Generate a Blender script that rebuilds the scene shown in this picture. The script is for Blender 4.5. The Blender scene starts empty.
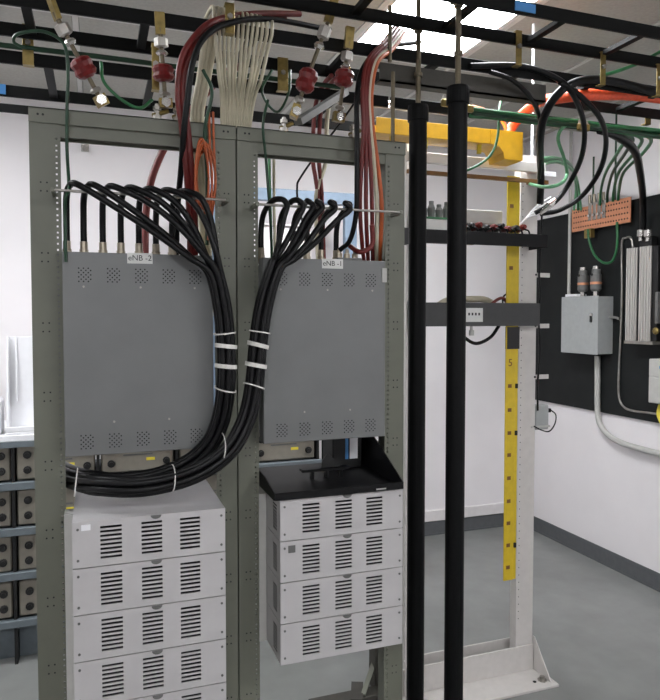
import bpy, bmesh, math, random
from mathutils import Vector, Matrix
random.seed(7)
PI = math.pi
SC = bpy.context.scene
COL = SC.collection

# ------------------------------------------------------------------ camera
YAW, PITCH, FPX, CYP, EYE = math.radians(19.5), math.radians(2.2), 660.0, 341.4, 1.6
cam_d = bpy.data.cameras.new('camera')
cam_d.sensor_fit = 'HORIZONTAL'; cam_d.sensor_width = 36.0; cam_d.lens = 36.0
cam_d.shift_y = -(350.0 - CYP) / 660.0
cam_d.clip_start = 0.02
cam = bpy.data.objects.new('camera', cam_d); COL.objects.link(cam)
cam.location = (0, 0, EYE)
cam.rotation_euler = (PI / 2 - PITCH, 0, -YAW)
SC.camera = cam
# ------------------------------------------------------------------ world and exposure
w = bpy.data.worlds.new('world'); SC.world = w; w.use_nodes = True
w.node_tree.nodes['Background'].inputs[0].default_value = (0.8, 0.85, 0.9, 1)
w.node_tree.nodes['Background'].inputs[1].default_value = 0.15
SC.view_settings.view_transform = 'Standard'
SC.view_settings.look = 'None'
SC.view_settings.gamma = 1
SC.view_settings.use_curve_mapping = False
SC.view_settings.exposure = 0.0
LAMP = 31.0         # strength of each ceiling troffer's diffuser

# ------------------------------------------------------------------ surveying helpers (photo point -> point on a real plane)
FW = Vector((math.sin(YAW) * math.cos(PITCH), math.cos(YAW) * math.cos(PITCH), -math.sin(PITCH)))
RT = Vector((math.cos(YAW), -math.sin(YAW), 0)); UP = RT.cross(FW)
def ray(x, y): return FW + RT * ((x - 330) / FPX) + UP * ((CYP - y) / FPX)
def aY(x, y, Y): d = ray(x, y); return Vector((0, 0, EYE)) + d * (Y / d.y)
def aX(x, y, X): d = ray(x, y); return Vector((0, 0, EYE)) + d * (X / d.x)
def aZ(x, y, Z): d = ray(x, y); return Vector((0, 0, EYE)) + d * ((Z - EYE) / d.z)

# ------------------------------------------------------------------ materials
def mat(name, col, rough=.5, metal=0., var=.12, scale=30., bump=0., stretch=None, emit=None, spec=.5):
    m = bpy.data.materials.new(name); m.use_nodes = True
    nt = m.node_tree; b = nt.nodes['Principled BSDF']
    b.inputs['Roughness'].default_value = rough; b.inputs['Metallic'].default_value = metal
    b.inputs['Specular IOR Level'].default_value = spec
    tc = nt.nodes.new('ShaderNodeTexCoord'); mp = nt.nodes.new('ShaderNodeMapping')
    nt.links.new(tc.outputs['Object'], mp.inputs[0])
    if stretch: mp.inputs['Scale'].default_value = stretch
    n = nt.nodes.new('ShaderNodeTexNoise'); n.inputs['Scale'].default_value = scale; n.inputs['Detail'].default_value = 4
    nt.links.new(mp.outputs[0], n.inputs[0])
    r = nt.nodes.new('ShaderNodeValToRGB')
    r.color_ramp.elements[0].position = .3; r.color_ramp.elements[1].position = .7
    r.color_ramp.elements[0].color = [c * (1 - var) for c in col] + [1]
    r.color_ramp.elements[1].color = [min(1, c * (1 + var)) for c in col] + [1]
    nt.links.new(n.outputs[0], r.inputs[0]); nt.links.new(r.outputs[0], b.inputs['Base Color'])
    if bump:
        bp = nt.nodes.new('ShaderNodeBump'); bp.inputs['Strength'].default_value = bump; bp.inputs['Distance'].default_value = .002
        nt.links.new(n.outputs[0], bp.inputs['Height']); nt.links.new(bp.outputs[0], b.inputs['Normal'])
    if emit:
        b.inputs['Emission Color'].default_value = (*emit[0], 1); b.inputs['Emission Strength'].default_value = emit[1]
    return m
M = {
 'wall': mat('wall_paint', (.80, .77, .78), .7, var=.015, scale=6, bump=.05),
 'floor': mat('floor_vinyl', (.215, .22, .212), .33, var=.14, scale=5, bump=.02),
 'base': mat('vinyl_baseboard', (.10, .105, .11), .5, var=.08),
 'trim': mat('trim_paint', (.74, .71, .71), .6, var=.03),
 'tile': mat('ceiling_tile', (.40, .39, .355), .9, var=.07, scale=60, bump=.3),
 'tbar': mat('ceiling_grid', (.6, .59, .56), .5, var=.03),
 'diffuser': mat('troffer_diffuser', (.9, .9, .9), .5, var=.01, emit=((.95, .97, 1.0), LAMP)),
 'rack': mat('rack_paint_grey_green', (.135, .140, .108), .5, var=.06, scale=12, bump=.03),
 'dark': mat('dark_void', (.008, .008, .009), .8, var=.1),
 'cover': mat('chassis_cover_grey', (.150, .155, .152), .42, .1, var=.06, scale=9),
 'silver': mat('module_faceplate_silver', (.50, .485, .485), .38, .25, var=.05, scale=14),
 'label': mat('label_paper', (.62, .62, .60), .7, var=.03),
 'ink': mat('label_ink', (.03, .03, .03), .7, var=.05),
 'coax': mat('cable_black', (.0035, .0035, .004), .38, var=.2, spec=.22),
 'black': mat('black_paint', (.004, .004, .004), .5, var=.15),
 'pole': mat('pole_black', (.002, .0022, .0025), .5, var=.15, spec=.15),
 'runway': mat('runway_black', (.003, .0032, .0032), .6, var=.2, spec=.18),
 'steel': mat('zinc_steel', (.36, .34, .31), .38, .8, var=.15),
 'chrome': mat('bright_steel', (.6, .58, .55), .22, .9, var=.08),
 'nickel': mat('connector_nickel', (.42, .37, .29), .35, .8, var=.15),
 'brass': mat('gold_zinc', (.24, .175, .055), .4, .6, var=.25, scale=50),
 'rod': mat('threaded_rod', (.15, .125, .085), .45, .7, var=.2, scale=200, stretch=(.05, .05, 3)),
 'red': mat('red_insulator', (.14, .004, .004), .45, var=.3, scale=60, bump=.4),
 'redc': mat('cable_red', (.125, .010, .008), .45, var=.2),
 'orange': mat('cable_orange', (.42, .085, .018), .45, var=.15),
 'orangered': mat('innerduct_orange_red', (.85, .10, .03), .42, var=.12, scale=80),
 'green': mat('cable_green', (.016, .12, .04), .4, var=.2),
 'lgreen': mat('cable_light_green', (.12, .33, .17), .4, var=.2),
 'dgreen': mat('cable_dark_green', (.006, .04, .016), .4, var=.2),
 'beige': mat('cable_beige', (.50, .46, .34), .5, var=.14, scale=20),
 'yellow': mat('duct_yellow', (.62, .34, .012), .45, var=.08),
 'yellow2': mat('cable_strip_yellow', (.60, .43, .015), .45, var=.08),
 'brown': mat('slot_brown', (.17, .08, .02), .7, var=.2),
 'white': mat('white_rack_paint', (.56, .535, .51), .45, var=.04),
 'plast': mat('white_plastic', (.80, .80, .82), .4, var=.02),
 'board': mat('backboard_black', (.009, .0105, .0105), .6, var=.2, scale=8, bump=.05, spec=.25),
 'gbox': mat('disconnect_grey', (.34, .355, .35), .45, var=.05),
 'copper': mat('copper_bar', (.72, .32, .18), .38, .55, var=.12, scale=12),
 'alum': mat('aluminium', (.62, .60, .57), .3, .7, var=.1, stretch=(1, 1, .05), scale=80),
 'lgrey': mat('light_grey_plastic', (.46, .455, .43), .5, var=.05),
 'grey': mat('mid_grey_metal', (.13, .13, .125), .5, .2, var=.1),
 'shelf': mat('shelf_black', (.004, .004, .0045), .5, var=.15, spec=.2),
 'dkbox': mat('dark_shelf_grey', (.035, .036, .036), .5, var=.1),
 'bronze': mat('dark_bronze_angle', (.045, .042, .034), .55, .1, var=.15),
 'frame': mat('battery_frame_grey', (.13, .155, .17), .5, .2, var=.1),
 'batt': mat('battery_case_beige', (.22, .20, .165), .6, var=.07),
 'blue': mat('blue_grey_steel', (.20, .27, .36), .5, .1, var=.07),
 'tape': mat('tape_blue', (.06, .24, .55), .5, var=.05),
 'tie': mat('cable_tie_white', (.72, .70, .66), .5, var=.05),
 'coil': mat('flex_yellow', (.75, .62, .06), .4, var=.1),
}
# ------------------------------------------------------------------ mesh builder
def catmull(pts, n=8, closed=False):
    pts = [Vector(p) for p in pts]; out = []
    L = len(pts); segs = L if closed else L - 1
    for i in range(segs):
        if closed: p0, p1, p2, p3 = pts[i - 1], pts[i], pts[(i + 1) % L], pts[(i + 2) % L]
        else:
            p1, p2 = pts[i], pts[i + 1]
            p0 = pts[i - 1] if i else p1 * 2 - p2
            p3 = pts[i + 2] if i + 2 < L else p2 * 2 - p1
        for k in range(n):
            t = k / n
            out.append(.5 * ((2 * p1) + (p2 - p0) * t + (2 * p0 - 5 * p1 + 4 * p2 - p3) * t * t + (3 * p1 - p0 - 3 * p2 + p3) * t ** 3))
    if not closed: out.append(pts[-1])
    return out
class MB:
    def __init__(s): s.v = []; s.f = []; s.smooth = []
    def add(s, vs, fs, smooth=False):
        o = len(s.v); s.v += [tuple(v) for v in vs]
        for f in fs: s.f.append([i + o for i in f]); s.smooth.append(smooth)
        return s
    def box(s, x0, x1, y0, y1, z0, z1, bev=0.):
        x0, x1 = min(x0, x1), max(x0, x1); y0, y1 = min(y0, y1), max(y0, y1); z0, z1 = min(z0, z1), max(z0, z1)
        if bev:
            bm = bmesh.new(); bmesh.ops.create_cube(bm, size=1)
            for v in bm.verts: v.co = ((x0 + x1) / 2 + v.co.x * (x1 - x0), (y0 + y1) / 2 + v.co.y * (y1 - y0), (z0 + z1) / 2 + v.co.z * (z1 - z0))
            bmesh.ops.bevel(bm, geom=bm.edges[:], offset=bev, segments=1, affect='EDGES')
            bm.verts.index_update(); s.add([v.co.copy() for v in bm.verts], [[v.index for v in f.verts] for f in bm.faces]); bm.free(); return s
        return s.add([(x, y, z) for x in (x0, x1) for y in (y0, y1) for z in (z0, z1)],
                     [(0, 1, 3, 2), (4, 6, 7, 5), (0, 4, 5, 1), (2, 3, 7, 6), (0, 2, 6, 4), (1, 5, 7, 3)])
    def prism(s, poly, vec):           # poly: list of 3D points, extruded by vec
        n = len(poly); a = [Vector(p) for p in poly]; b = [p + Vector(vec) for p in a]
        return s.add(a + b, [list(range(n))[::-1], list(range(n, 2 * n))] + [(i, (i + 1) % n, n + (i + 1) % n, n + i) for i in range(n)])
    def rings(s, pts, rad, n=8, closed=False, cap=True, flat=1.0):
        pts = [Vector(p) for p in pts]; L = len(pts)
        rad = rad if isinstance(rad, (list, tuple)) else [rad] * L
        vs = []; u = None
        for i, p in enumerate(pts):
            if closed: t = pts[(i + 1) % L] - pts[i - 1]
            else: t = pts[min(i + 1, L - 1)] - pts[max(i - 1, 0)]
            if t.length < 1e-9: t = Vector((0, 0, 1))
            t.normalize()
            if u is None:
                u = t.cross(Vector((0, 1, 0)) if abs(t.y) < .9 else Vector((1, 0, 0)))
            u = (u - t * u.dot(t)); u.normalize(); v = t.cross(u)
            for k in range(n):
                a = 2 * PI * k / n
                vs.append(p + u * (rad[i] * math.cos(a)) + v * (rad[i] * flat * math.sin(a)))
        fs = []
        for i in range(L if closed else L - 1):
            j = (i + 1) % L
            for k in range(n): fs.append((i * n + k, i * n + (k + 1) % n, j * n + (k + 1) % n, j * n + k))
        s.add(vs, fs, True)
        if cap and not closed: s.add(vs[:n], [list(range(n))[::-1]]); s.add(vs[-n:], [list(range(n))])
        return s
    def cyl(s, a, b, r, n=14, r2=None):
        return s.rings([a, b], [r, r if r2 is None else r2], n)
    def lathe(s, a, b, prof, n=14):   # prof: [(t along a-b, radius)]
        a = Vector(a); b = Vector(b)
        ax = (b - a).normalized(); u = ax.cross(Vector((0, 1, 0)) if abs(ax.y) < .9 else Vector((1, 0, 0))).normalized(); v = ax.cross(u)
        vs = []; L = len(prof)
        for t, r in prof:
            for k in range(n):
                q = 2 * PI * k / n; vs.append(a + (b - a) * t + u * r * math.cos(q) + v * r * math.sin(q))
        fs = [(i * n + k, i * n + (k + 1) % n, (i + 1) * n + (k + 1) % n, (i + 1) * n + k) for i in range(L - 1) for k in range(n)]
        fs += [list(range(n))[::-1], list(range((L - 1) * n, L * n))]
        return s.add(vs, fs)
    def bar(s, a, b, wx, wy):          # rectangular bar a->b, section wx by wy
        a = Vector(a); b = Vector(b); t = (b - a).normalized()
        ref = Vector((0, 0, 1)) if abs(t.z) < .95 else Vector((0, 1, 0))
        u = t.cross(ref).normalized() * wx / 2; v = u.cross(t).normalized() * wy / 2
        q = [a + u + v, a - u + v, a - u - v, a + u - v]; return s.prism(q, b - a)
    def mesh(s, name, off):
        me = bpy.data.meshes.new(name)
        me.from_pydata([(v[0] - off[0], v[1] - off[1], v[2] - off[2]) for v in s.v], [], s.f)
        me.polygons.foreach_set('use_smooth', s.smooth); me.update()
        bm = bmesh.new(); bm.from_mesh(me); bmesh.ops.recalc_face_normals(bm, faces=bm.faces[:]); bm.to_mesh(me); bm.free()
        return me
    def build(s, name, m, parent=None, label=None, cat=None, group=None, kind=None):
        xs, ys, zs = zip(*s.v)
        off = Vector(((min(xs) + max(xs)) / 2, (min(ys) + max(ys)) / 2, min(zs)))
        me = s.mesh(name, off); me.materials.append(M[m])
        o = bpy.data.objects.new(name, me); COL.objects.link(o)
        if parent: o.parent = parent; o.location = off - wloc(parent)
        else: o.location = off
        return tag(o, label, cat, group, kind)
def wloc(o):
    l = o.location.copy()
    return l + wloc(o.parent) if o.parent else l
def tag(o, label=None, cat=None, group=None, kind=None):
    if label: o['label'] = label
    if cat: o['category'] = cat
    if group: o['group'] = group
    if kind: o['kind'] = kind
    return o
def thing(name, label, cat, loc, group=None):
    o = bpy.data.objects.new(name, None); COL.objects.link(o); o.location = loc; o.empty_display_size = .05
    return tag(o, label, cat, group)
def dup(o, parent=None, loc=None):
    c = o.copy(); COL.objects.link(c); c.parent = parent
    if loc is not None: c.location = loc
    for ch in list(o.children): dup(ch, c)
    return c
def tube(name, pts, r, m, label=None, cat='cable', group=None, parent=None, n=8, seg=7, closed=False):
    return MB().rings(catmull(pts, seg, closed), r, n, closed).build(name, m, parent, label, None if parent else cat, group)
def text(name, s, size, m, parent, center, normal='-Y', ext=.0006):
    cu = bpy.data.curves.new(name, 'FONT'); cu.body = s; cu.size = size; cu.align_x = 'CENTER'; cu.align_y = 'CENTER'; cu.extrude = ext
    t = bpy.data.objects.new(name, cu); COL.objects.link(t)
    dg = bpy.context.evaluated_depsgraph_get(); me = bpy.data.meshes.new_from_object(t.evaluated_get(dg))
    bpy.data.objects.remove(t); me.materials.clear(); me.materials.append(M[m])
    R = Matrix.Rotation(PI / 2, 4, 'X')
    if normal == '-X': R = Matrix.Rotation(-PI / 2, 4, 'Z') @ R
    me.transform(R)
    o = bpy.data.objects.new(name, me); COL.objects.link(o); o.parent = parent; o.location = Vector(center) - wloc(parent)
    return o

# ================================================================== THE ROOM
RX0, RX1, RY0, RY1, CH = -2.6, 3.07, -2.6, 4.25, 2.9
def S(name, mb, m): return mb.build(name, m, kind='structure')
S('floor', MB().box(RX0, RX1, RY0, RY1, -.1, 0), 'floor')
S('wall_back', MB().box(RX0 - .1, RX1 + .1, RY1, RY1 + .1, -.1, CH + .2), 'wall')
S('wall_right', MB().box(RX1, RX1 + .1, RY0, RY1, -.1, CH + .2), 'wall')
S('wall_left', MB().box(RX0 - .1, RX0, RY0, RY1, -.1, CH + .2), 'wall')
S('wall_front', MB().box(RX0 - .1, RX1 + .1, RY0 - .1, RY0, -.1, CH + .2), 'wall')
S('baseboard_back', MB().box(RX0, RX1 - .006, RY1 - .006, RY1, 0, .10).box(RX0, RX1 - .006, RY1 - .012, RY1 - .005, 0, .012), 'base')
S('baseboard_right', MB().box(RX1 - .006, RX1, RY0, RY1 - .006, 0, .105).box(RX1 - .012, RX1 - .005, RY0, RY1 - .012, 0, .012), 'base')
S('trim_1', MB().box(RX0, RX1, RY1 - .018, RY1, .104, .185, .004), 'trim')
# suspended ceiling: grid of tees, tiles and lit troffers
ceil = S('ceiling', MB().box(RX0, RX1, RY0, RY1, CH + .06, CH + .16), 'tile')
GX = [1.15 + .61 * k for k in range(-7, 5)]; GY = [3.10 + 1.22 * k for k in range(-6, 3)]
tb = MB()
for gx in GX:
    if RX0 < gx < RX1: tb.box(gx - .012, gx + .012, RY0, RY1, CH - .004, CH + .03)
for gy in GY:
    if RY0 < gy < RY1: tb.box(RX0, RX1, gy - .012, gy + .012, CH - .003, CH + .03)
tb.build('ceiling_grid', 'tbar', ceil)
TROF = {(0, 0): 'fluorescent ceiling troffer shining above the white rack and black cable runways',
        (-4, 0): 'fluorescent ceiling troffer at the far left, over the battery rack',
        (-3, -3): 'added fill troffer in the ceiling, unseen, left of and behind the camera',  # unseen fixture, added to light the rack fronts from behind the camera
        (1, -3): 'added fill troffer in the ceiling, unseen, right of and behind the camera'}  # second added fixture out of view, set far back so rack fronts stay dim
for i, gx in enumerate(GX):
    for j, gy in enumerate(GY):
        x0, x1, y0, y1 = max(gx, RX0), min(gx + .61, RX1), max(gy - 1.22, RY0), min(gy, RY1)
        if x1 - x0 < .03 or y1 - y0 < .03: continue
        key = (round((gx - 1.15) / .61), round((gy - 3.10) / 1.22))
        if key in TROF:
            t = thing('ceiling_troffer', TROF[key], 'light', ((x0 + x1) / 2, (y0 + y1) / 2, CH))
            f = MB()
            f.box(x0 + .013, x0 + .035, y0 + .013, y1 - .013, CH - .003, CH + .05).box(x1 - .035, x1 - .013, y0 + .013, y1 - .013, CH - .003, CH + .05)
            f.box(x0 + .035, x1 - .035, y0 + .013, y0 + .035, CH - .003, CH + .05).box(x0 + .035, x1 - .035, y1 - .035, y1 - .013, CH - .003, CH + .05)
            f.build('frame', 'trim', t)
            MB().box(x0 + .036, x1 - .036, y0 + .036, y1 - .036, CH + .004, CH + .012).build('diffuser', 'diffuser', t)
            continue
        MB().box(x0 + .013, x1 - .013, y0 + .013, y1 - .013, CH, CH + .015, .004).build('ceiling_tile', 'tile', ceil)

# ================================================================== GREY-GREEN RELAY RACKS
YF = 1.85
def make_rack(x0, x1, label, wl, wr):
    t = thing('equipment_rack', label, 'rack', ((x0 + x1) / 2, YF + .05, 0), 'grey green relay racks')
    for side in (0, 1):
        xo = x0 if side == 0 else x1; s = 1 if side == 0 else -1; wd = wl if side == 0 else wr
        xi = xo + s * wd
        m = MB(); ht = 2.095
        m.box(xo, xi - s * .017, YF, YF + .005, .05, ht)              # front web
        m.box(xi - s * .003, xi, YF, YF + .005, .05, ht)              # inner lip
        z = .08
        m.box(xi - s * .017, xi - s * .003, YF, YF + .005, .05, z - .0025)
        k = 0
        while z < ht - .03:                                            # drilled mounting strip, bridge by bridge
            dz = (.0159, .0159, .0127)[k % 3]; k += 1
            m.box(xi - s * .017, xi - s * .003, YF, YF + .005, z + .0025, z + dz - .0025 if z + dz < ht - .03 else ht)
            m.box(xi - s * .017, xi - s * .0120, YF, YF + .005, z - .0025, z + .0025)
            m.box(xi - s * .0075, xi - s * .003, YF, YF + .005, z - .0025, z + .0025)
            z += dz
        m.box(xo, xo + s * .004, YF + .005, YF + .09, .05, ht)         # outer flange
        m.box(xi - s * .022, xi - s * .018, YF + .005, YF + .09, .05, ht)
        m.box(xo, xi - s * .018, YF + .086, YF + .09, .05, ht)
        u = m.build('upright', 'rack', t)
        h = MB()
        for zz in [.3 + .18 * q for q in range(10)]:
            for dx in (.35, .55):
                for dd in (0, .022): h.cyl((xo + s * wd * dx, YF - .0008, zz + dd), (xo + s * wd * dx, YF + .001, zz + dd), .0022, 8)
        h.build('bolt_hole', 'dark', u, kind='stuff')
    xa, xb = x0 + .003, x1 - .003
    MB().box(x0, x1, YF - .006, YF, 2.092, 2.13).box(x0, x1, YF - .006, YF + .07, 2.127, 2.13).build('top_angle', 'rack', t)
    MB().box(x0 + wl - .002, x1 - wr + .002, YF + .004, YF + .010, 2.062, 2.10).box(x0 + wl, x1 - wr, YF + .01, YF + .07, 2.096, 2.10).build('top_crossbar', 'rack', t)
    MB().box(x0, x1, YF + .084, YF + .09, 2.07, 2.13).build('rear_crossbar', 'rack', t)
    for q in (x0 + .022, x0 + .034, x1 - .022, x1 - .034):
        MB().cyl((q, YF - .0068, 2.112), (q, YF - .006, 2.112), .003, 8).build('bolt_hole', 'dark', t)
    b = MB().box(x0, x1, YF - .14, YF - .0, 0, .012).box(x0, x1, YF - .008, YF, 0, .12)
    b.box(x0, x1, YF + .09, YF + .23, 0, .012).box(x0, x1, YF + .09, YF + .098, 0, .12); b.build('base_angle', 'rack', t)
    for q in (x0 + .004, x1 - .008):
        MB().prism([(q, YF + .09, .012), (q, YF + .22, .012), (q, YF + .09, .16)], (.004, 0, 0)).build('gusset', 'rack', t)
    return t
RA = make_rack(-.155, .374, 'left of the two tall grey-green relay racks, holding the unit marked eNB -2', .074, .058)
RB = make_rack(.378, .898, 'right of the two tall grey-green relay racks, holding the unit marked eNB -1', .060, .064)

# ------------------------------------------------------------------ eNB units (big grey covers)
EZ0, EZ1, EY = 1.240, 1.763, 1.80
perf = MB()
for r_ in range(7):
    for c_ in range(6):
        if (r_ + c_) % 2 == 0:
            px = (c_ - 2.5) * .0057; pz = (r_ - 3) * .0056
            perf.cyl((px, -.0006, pz), (px, .001, pz), .0021, 6)
perf_me = perf.mesh('vent_perforation', (0, 0, 0)); perf_me.materials.append(M['dark'])
def make_enb(x0, x1, label, txt, tx, ears):
    t = thing('base_station_unit', label, 'electronics', ((x0 + x1) / 2, EY + .1, EZ0), 'grey base station units')
    MB().box(x0 + .012, x1 - .012, EY + .03, EY + .30, EZ0 + .01, EZ1 - .012, .004).build('chassis', 'grey', t)
    c = MB().box(x0, x1, EY, EY + .004, EZ0, EZ1, .0015)
    c.box(x0, x0 + .003, EY + .004, EY + .05, EZ0, EZ1).box(x1 - .003, x1, EY + .004, EY + .05, EZ0, EZ1)
    c.box(x0, x1, EY + .004, EY + .05, EZ1 - .003, EZ1).box(x0, x1, EY + .004, EY + .05, EZ0, EZ0 + .003)
    cv = c.build('cover', 'cover', t)
    for k in range(5):
        for zz in (EZ1 - .058, EZ0 + .036):
            o = bpy.data.objects.new('vent_perforation', perf_me); COL.objects.link(o); o.parent = cv
            o.location = Vector((x0 + .053 + k * (x1 - x0 - .10) / 4, EY - .0002, zz)) - wloc(cv)
            o['kind'] = 'stuff'
    for k in range(5):
        for zz in (EZ1 - .088, EZ0 + .085):
            if (k + (zz > 1.5)) % 2: MB().cyl((x0 + .05 + k * .07, EY - .0012, zz), (x0 + .05 + k * .07, EY, zz), .003, 8).build('screw', 'steel', cv)
    for xa, xb in ears: MB().box(xa, xb, YF + .0055, YF + .008, EZ0, EZ1).build('mounting_ear', 'grey', t)
    lb = MB().box(tx - .032, tx + .032, EY - .0012, EY, EZ1 - .026, EZ1 + .0015).build('name_label', 'label', t)
    text('lettering', txt, .0205, 'ink', lb, (tx, EY - .0016, EZ1 - .012))
    return t
EA = make_enb(-.079, .300, 'grey cover panel unit labelled eNB -2 in the left rack', 'eNB -2', .110, ((-.0985, -.0795), (.3145, .3335)))
EB = make_enb(.440, .812, 'grey cover panel unit labelled eNB -1 in the right rack', 'eNB -1', .645, ((.4205, .4395), (.8325, .8515)))
MB().box(.800, .815, EY - .004, EY, 1.700, 1.742, .001).build('small_latch', 'lgrey', EB)

# ------------------------------------------------------------------ lacing bars
def lacing(name, x0, x1, Y, z, label):
    t = thing(name, label, 'bar', ((x0 + x1) / 2, Y, z))
    MB().cyl((x0, Y, z), (x1, Y, z), .0035, 8).build('rod', 'steel', t)
    for x, s in ((x0, 1), (x1, -1)):
        MB().box(x - .005, x + .005, Y - .004, YF - .0085, z - .006, z + .006, .002).build('end_bracket', 'rack', t)
    return t
LZ1 = aY(100, 193, 1.78).z; LZ2 = aY(300, 207, 1.78).z
lacing('lacing_bar', -.097, .336, 1.775, LZ1, 'thin steel lacing bar across the left rack above eNB -2')
lacing('lacing_bar', .418, .850, 1.775, LZ2, 'thin steel lacing bar across the right rack above eNB -1')

# ------------------------------------------------------------------ silver rectifier modules
UH = .1135; MY = 1.70
def plate(x0, x1, z0, z1, y, holes, th=.003):
    xs = sorted({x0, x1, *[h[0] for h in holes], *[h[1] for h in holes]}); zs = sorted({z0, z1, *[h[2] for h in holes], *[h[3] for h in holes]})
    m = MB()
    for i in range(len(xs) - 1):
        for j in range(len(zs) - 1):
            cx, cz = (xs[i] + xs[i + 1]) / 2, (zs[j] + zs[j + 1]) / 2
            if any(h[0] < cx < h[1] and h[2] < cz < h[3] for h in holes): continue
            m.add([(xs[i], y, zs[j]), (xs[i + 1], y, zs[j]), (xs[i + 1], y, zs[j + 1]), (xs[i], y, zs[j + 1])], [(0, 1, 2, 3)])
    for a, b, c, d in holes:
        q = [(a, c), (b, c), (b, d), (a, d)]
        for k in range(4):
            p, r_ = q[k], q[(k + 1) % 4]
            m.add([(p[0], y, p[1]), (r_[0], y, r_[1]), (r_[0], y + th, r_[1]), (p[0], y + th, p[1])], [(0, 1, 2, 3)])
    m.add([(x0, y, z0), (x1, y, z0), (x1, y + th, z0), (x0, y + th, z0)], [(0, 1, 2, 3)]).add([(x0, y, z1), (x1, y, z1), (x1, y + th, z1), (x0, y + th, z1)], [(0, 1, 2, 3)])
    m.add([(x0, y, z0), (x0, y, z1), (x0, y + th, z1), (x0, y + th, z0)], [(0, 1, 2, 3)]).add([(x1, y, z0), (x1, y, z1), (x1, y + th, z1), (x1, y + th, z0)], [(0, 1, 2, 3)])
    return m
def make_module(W):
    t = thing('rectifier_module', 'x', 'electronics', (0, 0, 0))
    h = UH - .0025
    holes = []
    for fx in (.240, .502, .757):
        for k in range(8):
            zc = h * .5 + (k - 3.4) * .0105
            holes.append(((fx - .068) * W, (fx + .068) * W, zc - .0029, zc + .0029))
    holes = [(a, b, round(c, 5), round(d, 5)) for a, b, c, d in holes]
    plate(0, W, 0, h, 0, holes).build('face_plate', 'silver', t)
    MB().box(.002, W - .002, .012, .40, .001, h - .001).build('inner_housing', 'dark', t)
    sv = MB().box(0, .0018, .003, .40, 0, h).box(W - .0018, W, .003, .40, 0, h).box(.0018, W - .0018, .003, .40, h - .0018, h).box(.0018, W - .0018, .003, .40, 0, .0015)
    c = sv.build('casing', 'silver', t)
    for k in range(8): MB().box(-.0006, .0005, .035, .075, h * .5 + (k - 3.6) * .0095 - .0018, h * .5 + (k - 3.6) * .0095 + .0018).build('side_slot', 'dark', c)
    la = MB().cyl((W * .53, -.004, h - .002), (W * .53, .002, h - .002), .012, 14)
    la = MB(); arc = [(W * .53 + .013 * math.cos(PI + PI * k / 8), 0, h - .0005 + .009 * math.sin(PI + PI * k / 8)) for k in range(9)]
    la.prism([(p[0], -.0022, p[2]) for p in arc], (0, .003, 0)).build('finger_latch', 'grey', t)
    for x in (.012 * 1, W - .010):
        for z in (.018, h - .018): MB().cyl((x, -.0016, z), (x, .0005, z), .0032, 8).build('screw', 'grey', t)
    return t
MW = .364
proto = make_module(MW)
ordn = ['topmost', 'second from top', 'third from top', 'fourth from top', 'fifth from top', 'lowest']
for si, (x0, n, ztop, nm) in enumerate(((-.060, 6, 1.113, 'left'), (.460, 4, 1.106, 'right'))):
    for k in range(n):
        o = proto if (si == 0 and k == 0) else dup(proto)
        o.location = (x0, MY - (.04 if si == 0 else 0), ztop - (k + 1) * UH)
        o['label'] = f'{ordn[k] if not (si == 1 and k == 3) else "bottom"} silver slotted power module in the {nm} rack' + (' stack of four' if si else '')
        o['group'] = f'silver modules in the {nm} rack'
    hz0 = ztop - n * UH
    # side rails that carry the stack
    for x in ((x0 - .0235, x0 - .0015), (x0 + MW + .0015, x0 + MW + (.004 if si == 0 else .0035))):
        MB().box(x[0], x[1], YF - .055 if si == 0 else YF - .002, YF - .0005, max(hz0, .1), ztop - .02, .0008).build('mounting_ear', 'lgrey', label=f'pale vertical mounting ear beside the silver modules of the {nm} rack, {"inner-left" if x[0] < x0 else "inner-right"} edge', cat='bracket')
# small status tag on two modules
MB().box(-.060 + .020, -.060 + .041, MY - .0412, MY - .0402, 1.113 - .024, 1.113 - .010).build('sticker', 'plast', label='small white sticker with dark print on top left module', cat='sticker')
MB().box(.460 + .022, .460 + .042, MY - .0012, MY - .0002, 1.106 - UH - .034, 1.106 - UH - .014).build('sticker', 'grey', label='small grey square sticker on second right-rack module', cat='sticker')

# ------------------------------------------------------------------ black shelf over the right stack
t = thing('equipment_shelf', 'black metal tray on top of the right stack of silver modules', 'shelf', (.64, 1.86, 1.108))
MB().box(.443, .820, 1.69, 2.06, 1.108, 1.113).build('tray_plate', 'shelf', t)
MB().box(.443, .820, 1.686, 1.690, 1.108, 1.128, .001).build('front_lip', 'shelf', t)
MB().prism([(.440, 1.69, 1.108), (.440, 2.06, 1.108), (.440, 2.06, 1.165), (.440, 1.80, 1.150), (.440, 1.69, 1.125)], (.003, 0, 0)).build('side_wall', 'shelf', t)
MB().prism([(.818, 1.69, 1.108), (.818, 2.06, 1.108), (.818, 2.06, 1.235), (.818, 1.90, 1.222), (.818, 1.69, 1.128)], (.003, 0, 0)).build('side_wall', 'shelf', t)
MB().box(.700, .818, 2.055, 2.06, 1.113, 1.235).build('back_panel', 'shelf', t)
MB().box(.735, .765, 1.6855, 1.6862, 1.112, 1.116).build('maker_plate', 'lgrey', t)
t = thing('cable_bracket', 'small black clamp bracket sitting on the black tray', 'bracket', (.65, 1.85, 1.113))
MB().box(.57, .72, 1.855, 1.885, 1.135, 1.143, .001).build('crossbar', 'shelf', t)
for x in (.60, .645, .69): MB().box(x, x + .009, 1.86, 1.876, 1.113, 1.136).build('leg', 'shelf', t)
MB().prism([(.635, 1.87, 1.143), (.70, 1.87, 1.143), (.655, 1.87, 1.185), (.638, 1.87, 1.165)], (0, .006, 0)).build('fin', 'black', t)
t = thing('power_supply_brick', 'black and white boxy supply under the eNB -1 cover', 'electronics', (.755, 1.98, 1.113))
MB().box(.70, .80, 1.95, 2.05, 1.1135, 1.215, .004).build('body', 'black', t)
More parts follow.
